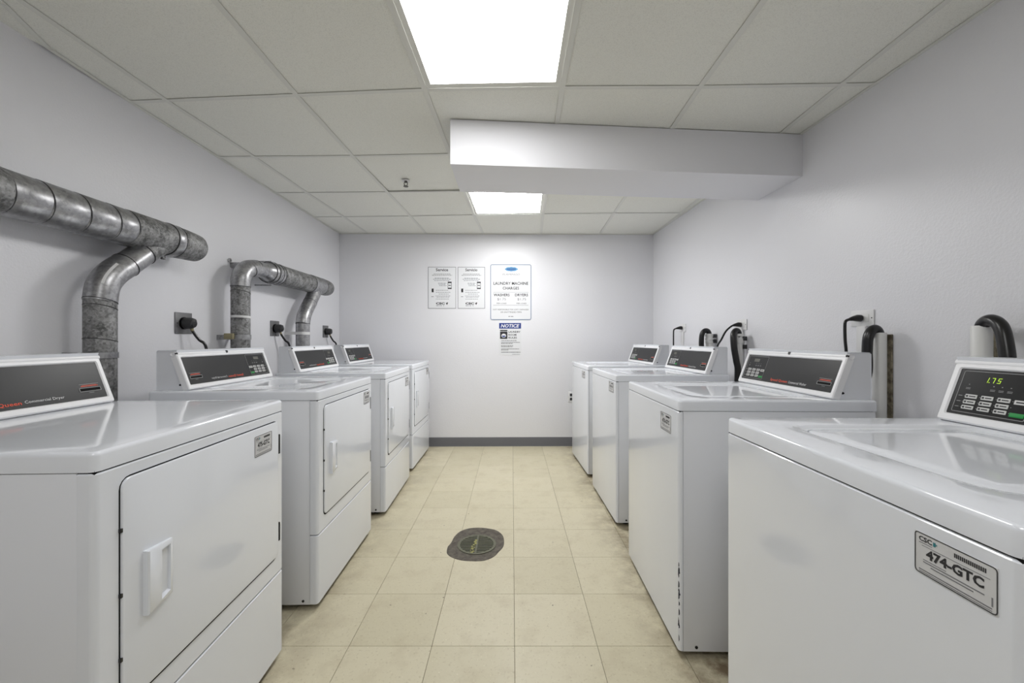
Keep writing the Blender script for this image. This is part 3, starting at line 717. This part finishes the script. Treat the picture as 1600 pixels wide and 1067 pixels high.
def hose(label, pts, r=.0165):
    b = pts[-1]; q = spline(pts, 8)
    o = link('drain_hose', MB().tube(q, r, 18).mesh('drain_hose', (b[0], b[1], .5)), RUB); o.location = (b[0], b[1], .5)
    tag(o, label, 'hose', 'black washer drain hoses')
# nearest: hose leaves the pipe and comes down on the near side
standpipe(1.545, 1.332, .0255, 1.174, 'white standpipe nearest the camera, its hose arching toward the right edge of the photo')
hose('black hose arching off the nearest standpipe behind the washer with the lit display', [(1.545, 1.332, 1.10), (1.544, 1.330, 1.165), (1.537, 1.312, 1.187), (1.530, 1.287, 1.189), (1.524, 1.262, 1.168), (1.518, 1.246, 1.12), (1.510, 1.232, 1.04), (1.500, 1.222, .90), (1.46, 1.20, .60)], .0185)
standpipe(1.548, 1.705, .0235, 1.157, 'thick plain white standpipe in front of a stained strip behind the chipped washer')
hose('black hose hooked into the plain standpipe behind the chipped washer', [(1.548, 1.705, 1.10), (1.546, 1.705, 1.150), (1.532, 1.705, 1.172), (1.512, 1.703, 1.165), (1.497, 1.702, 1.135), (1.493, 1.702, 1.08), (1.490, 1.702, .98), (1.440, 1.70, .84), (1.38, 1.70, .60)], .0185)
standpipe(1.500, 2.680, .0265, 1.166, 'white standpipe with couplings and dark clamps behind the third washer', coupling=((1.105, 1.135), (1.150, 1.166)), clamps=(1.135, 1.08))
hose('black hose drooping across the coupled standpipe behind the third washer', [(1.498, 2.675, 1.11), (1.495, 2.672, 1.170), (1.480, 2.670, 1.186), (1.462, 2.665, 1.172), (1.452, 2.655, 1.14), (1.452, 2.645, 1.07), (1.460, 2.635, .99), (1.468, 2.630, .90), (1.45, 2.63, .60)], .0195)
standpipe(1.498, 3.070, .0265, 1.172, 'white standpipe with ribbed couplings farthest along the right wall', coupling=((1.150, 1.168), (1.125, 1.140), (1.10, 1.115)), clamps=(1.155, 1.115))
hose('black hose hooked into the farthest standpipe', [(1.497, 3.07, 1.12), (1.494, 3.07, 1.175), (1.478, 3.07, 1.195), (1.456, 3.07, 1.190), (1.440, 3.07, 1.160), (1.436, 3.07, 1.10), (1.438, 3.07, 1.00), (1.43, 3.07, .60)], .0185)
t = tag(link('wall_strip', MB().box(xr(1.70)-.009, xr(1.70)-.0015, 1.686, 1.735, 0, 1.150, .002).mesh('wall_strip'), WOOD), 'stained strip standing against the right wall beside the plain standpipe', 'strip')
t = tag(link('wall_strip', MB().box(xr(1.34)-.009, xr(1.34)-.0015, 1.322, 1.372, 0, 1.160, .002).mesh('wall_strip'), WOOD), 'stained strip standing against the right wall behind the nearest standpipe', 'strip')
t = thing('wall_outlet', 'small outlet low on the back wall, half hidden by the last washer', 'outlet', mw=frame((.628, yb(.628), .52), (1, .0115, 0), (0, 0, 1)))
part('cover_plate', MB().box(-.035, .035, -.057, .057, .0002, .006, .002), WHPL, t)
for z in (-.022, .022): part('receptacle', MB().box(-.016, .016, z-.014, z+.014, .006, .009, .001), RUB2, t)

# ------------------------------------------------------------------ floor drain
t = thing('floor_drain', 'round slotted floor drain set in a rough dark cement patch', 'drain', loc=(-.195, 2.226, 0))
out = [(-.155, -.02), (-.150, -.085), (-.120, -.128), (-.065, -.158), (0, -.166), (.055, -.160), (.100, -.125), (.125, -.075), (.148, -.02), (.150, .055), (.138, .115), (.105, .165), (.055, .190), (-.005, .200), (-.065, .190), (-.112, .150), (-.135, .09), (-.142, .03)]
q = spline([(a, b, 0) for a, b in out]+[(out[0][0], out[0][1], 0)], 3)[:-1]
n = len(q); ang = [math.atan2(a.y-.0, a.x-.002) for a in q]
R = [[(a.x, a.y, 0) for a in q], [(a.x*.985, a.y*.985, .0022) for a in q], [(.002+.118*math.cos(g), .118*math.sin(g), .003) for g in ang], [(.002+.108*math.cos(g), .108*math.sin(g), .0015) for g in ang]]
part('cement_patch', MB().loft(R, True, True), CEMENT, t)
part('drain_rim', MB().ringband((.002, 0, .003), (0, 0, 1), .092, .106, .004, 40), GRATE, t)
part('drain_well', MB().cyl((.002, 0, .0012), (0, 0, 1), .093, .001, 32), GAPM, t)
g = MB(); r = .092
for k in range(11):
    y = -r+.012+k*(2*r-.024)/10; hx = math.sqrt(max(0, r*r-y*y)); g.box(.002-hx, .002+hx, y-.0036, y+.0036, .002, .005)
g.box(-.003, .007, -r, r, .002, .0054)
part('grate', g, GRATE, t)
d = MB(); rnd = random.Random(5)
for k in range(14):
    a = (k/13-.6)*.13; x = -.012+a*.1+rnd.uniform(-.008, .008); y = a-.01; s_ = rnd.uniform(.004, .009)
    d.loft([[(x+s_*math.cos(u)*rnd.uniform(.7, 1.2), y+s_*math.sin(u), .005) for u in (0, 1.05, 2.1, 3.14, 4.2, 5.2)], [(x+s_*.6*math.cos(u), y+s_*.6*math.sin(u), .0065) for u in (0, 1.05, 2.1, 3.14, 4.2, 5.2)]])
o = part('debris', d, DEBRIS, t)

# ------------------------------------------------------------------ signs on the back wall
def sign(name, u0, u1, v0, v1, label, group=None, thick=.003, rad=.004):
    """a sheet on the back wall, edges given along and up the wall in metres"""
    cx, cz = (u0+u1)/2, (v0+v1)/2; W, H = u1-u0, v1-v0
    t = thing(name, label, 'sign', mw=frame((cx, yb(cx), cz), (1, .0115, 0), (0, 0, 1)), group=group)
    part('sheet', MB().loft([rr(-W/2, W/2, -H/2, H/2, rad, 3, 0, .0003), rr(-W/2, W/2, -H/2, H/2, rad, 3, 0, thick)]), PAPER, t)
    X = lambda a: -W/2+a*W
    Y = lambda a: H/2-a*H
    return t, X, Y, thick+.0003
K = 4.283/F
UX = lambda u: (u-800)*K
VZ = lambda v: HC-(v-530.26)*K
def txt(t, X, Y, z, body, a0, a1, b0, b1, m, bold=.0, shear=0.): part('lettering', text_mb(body, X(a0), X(a1), Y(b1), Y(b0), z, bold, shear), m, t)
def bars(t, X, Y, z, L, m, name='small_print'):
    q = MB(); rn = random.Random(len(L)*7+1)
    for a0, a1, b, h in L:
        x = a0
        while x < a1-.01:
            wd = min(rn.uniform(.03, .09), a1-x); e = quad(X(x), X(x+wd), Y(b+h), Y(b), z); q.add(e.v, e.f); x += wd+.015
    part(name, q, m, t)
for u0, u1, head, lab in ((669.2, 712.6, 'Service', 'white service notice headed Service, leftmost on the back wall'), (715.4, 757.8, 'Servicio', 'white service notice headed Servicio, beside the large charges sign')):
    t, X, Y, z = sign('service_sign', UX(u0), UX(u1), VZ(482.2), VZ(417.2), lab, 'pair of service notices', .002, .002)
    part('sign_border', frame_mb(X(.0), X(1), Y(1), Y(0), .0045, z, .003), GREYINK, t)
    txt(t, X, Y, z, head, .28, .72, .035, .105, INK, .02)
    bars(t, X, Y, z, [(.20, .80, .165, .012), (.14, .86, .195, .012), (.24, .76, .265, .012), (.18, .82, .29, .012), (.22, .78, .325, .010), (.36, .66, .385, .012), (.38, .62, .415, .012), (.40, .66, .445, .012), (.28, .72, .555, .010), (.28, .80, .605, .010), (.38, .76, .645, .010), (.27, .80, .69, .010), (.30, .76, .72, .010), (.28, .76, .765, .010)], GREYINK)
    part('phone_print', join(frame_mb(X(.705), X(.845), Y(.53), Y(.355), .004, z, .004), quad(X(.705), X(.845), Y(.39), Y(.355), z), quad(X(.705), X(.845), Y(.53), Y(.50), z), quad(X(.73), X(.82), Y(.455), Y(.435), z)), INK, t)
    part('pointer_print', join(quad(X(.13), X(.19), Y(.61), Y(.52), z), MB().add([(X(.12), Y(.565), z), (X(.20), Y(.615), z), (X(.20), Y(.515), z)], [(0, 1, 2)]), quad(X(.12), X(.20), Y(.72), Y(.71), z)), INK, t)
    txt(t, X, Y, z, 'CSC', .28, .60, .85, .905, INK, .05)
    part('emblem', join(MB().add([(X(.64), Y(.875), z), (X(.68), Y(.915), z), (X(.71), Y(.865), z), (X(.70), Y(.845), z)], [(0, 1, 2, 3)]), quad(X(.64), X(.72), Y(.875), Y(.865), z)), INK, t)
    bars(t, X, Y, z, [(.29, .50, .925, .014), (.54, .60, .925, .014)], GREYINK)
t, X, Y, z = sign('charges_sign', UX(766.2), UX(830.2), VZ(499.8), VZ(413.2), 'large white sign with rounded blue border listing laundry machine charges', None, .004, .018)
part('sign_border', frame_mb(X(.0), X(1), Y(1), Y(0), .007, z, .018), mat('slate_blue_ink', srgb(112, 132, 158), .5), t)
def ell(cx, cy, a, b, n=20): return MB().add([(X(cx)+a*math.cos(2*PI*i/n), Y(cy)+b*math.sin(2*PI*i/n), z) for i in range(n)], [tuple(range(n))])
part('emblem', join(ell(.44, .085, .030, .021), ell(.51, .085, .032, .024), ell(.58, .085, .030, .021), ell(.39, .085, .016, .010), ell(.635, .085, .016, .010)), SKYINK, t)
part('emblem', xf(join(quad(X(.40), X(.62), Y(.095), Y(.075), z), quad(X(.44), X(.58), Y(.112), Y(.104), z)), lambda x, y, h: (x, y, h+.0004)), BLUEINK, t)
txt(t, X, Y, z, 'FLAMINGO', .29, .72, .165, .195, GREYINK, .0, .3)
txt(t, X, Y, z, 'LAUNDRY MACHINE', .075, .925, .315, .370, INK, .021)
txt(t, X, Y, z, 'CHARGES', .30, .70, .402, .455, INK, .021)
part('rule_line', join(quad(X(.07), X(.93), Y(.507), Y(.502), z), quad(X(.07), X(.93), Y(.738), Y(.733), z)), GREYINK, t)
txt(t, X, Y, z, 'WASHERS', .08, .47, .525, .575, INK, .021); txt(t, X, Y, z, 'DRYERS', .60, .92, .525, .575, INK, .021)
txt(t, X, Y, z, '$1.75', .17, .38, .605, .655, GREYINK); txt(t, X, Y, z, '$1.75', .66, .87, .605, .655, GREYINK)
txt(t, X, Y, z, 'PER LOAD', .155, .395, .69, .715, INK); txt(t, X, Y, z, 'PER LOAD', .64, .88, .69, .715, INK)
txt(t, X, Y, z, 'NOT RESPONSIBLE FOR LOST, DAMAGED', .065, .935, .802, .828, INK); txt(t, X, Y, z, 'OR UNATTENDED ITEMS', .25, .76, .847, .873, INK)
bars(t, X, Y, z, [(.44, .56, .932, .012)], GREYINK)
t, X, Y, z = sign('notice_sign', UX(779.6), UX(814.4), VZ(554.8), VZ(504.0), 'small white NOTICE sign of laundry room rules with a blue header', None, .003, .002)
part('header_band', quad(X(.01), X(.99), Y(.185), Y(.012), z), NAVY, t)
txt(t, X, Y, z+.0005, 'NOTICE', .08, .92, .045, .155, PAPER, .03, .25)
part('washer_print', join(quad(X(.05), X(.38), Y(.50), Y(.275), z), quad(X(.05), X(.38), Y(.262), Y(.225), z)), INK, t)
e = MB(); cx, cy = (X(.05)+X(.38))/2, Y(.40)
e.add([(cx+.025*math.cos(2*PI*i/20), cy+.021*math.sin(2*PI*i/20), z+.0004) for i in range(20)], [tuple(range(20))]); part('washer_print', e, PAPER, t)
e = MB(); e.add([(cx+.020*math.cos(PI+PI*i/12), cy+.016*math.sin(PI+PI*i/12), z+.0008) for i in range(13)], [tuple(range(13))]); part('washer_print', e, NAVY, t)
txt(t, X, Y, z, 'LAUNDRY', .43, .96, .255, .315, INK, .021); txt(t, X, Y, z, 'ROOM', .43, .78, .345, .405, INK, .021); txt(t, X, Y, z, 'RULES', .43, .80, .435, .495, INK, .021)
bars(t, X, Y, z, [(.10, .80, .545, .016), (.10, .94, .60, .016), (.10, .62, .635, .016), (.10, .66, .70, .016), (.10, .62, .735, .016), (.10, .90, .80, .016), (.10, .42, .835, .016), (.10, .96, .90, .018)], INK)
bars(t, X, Y, z, [(.60, .96, .965, .012)], GREYINK)
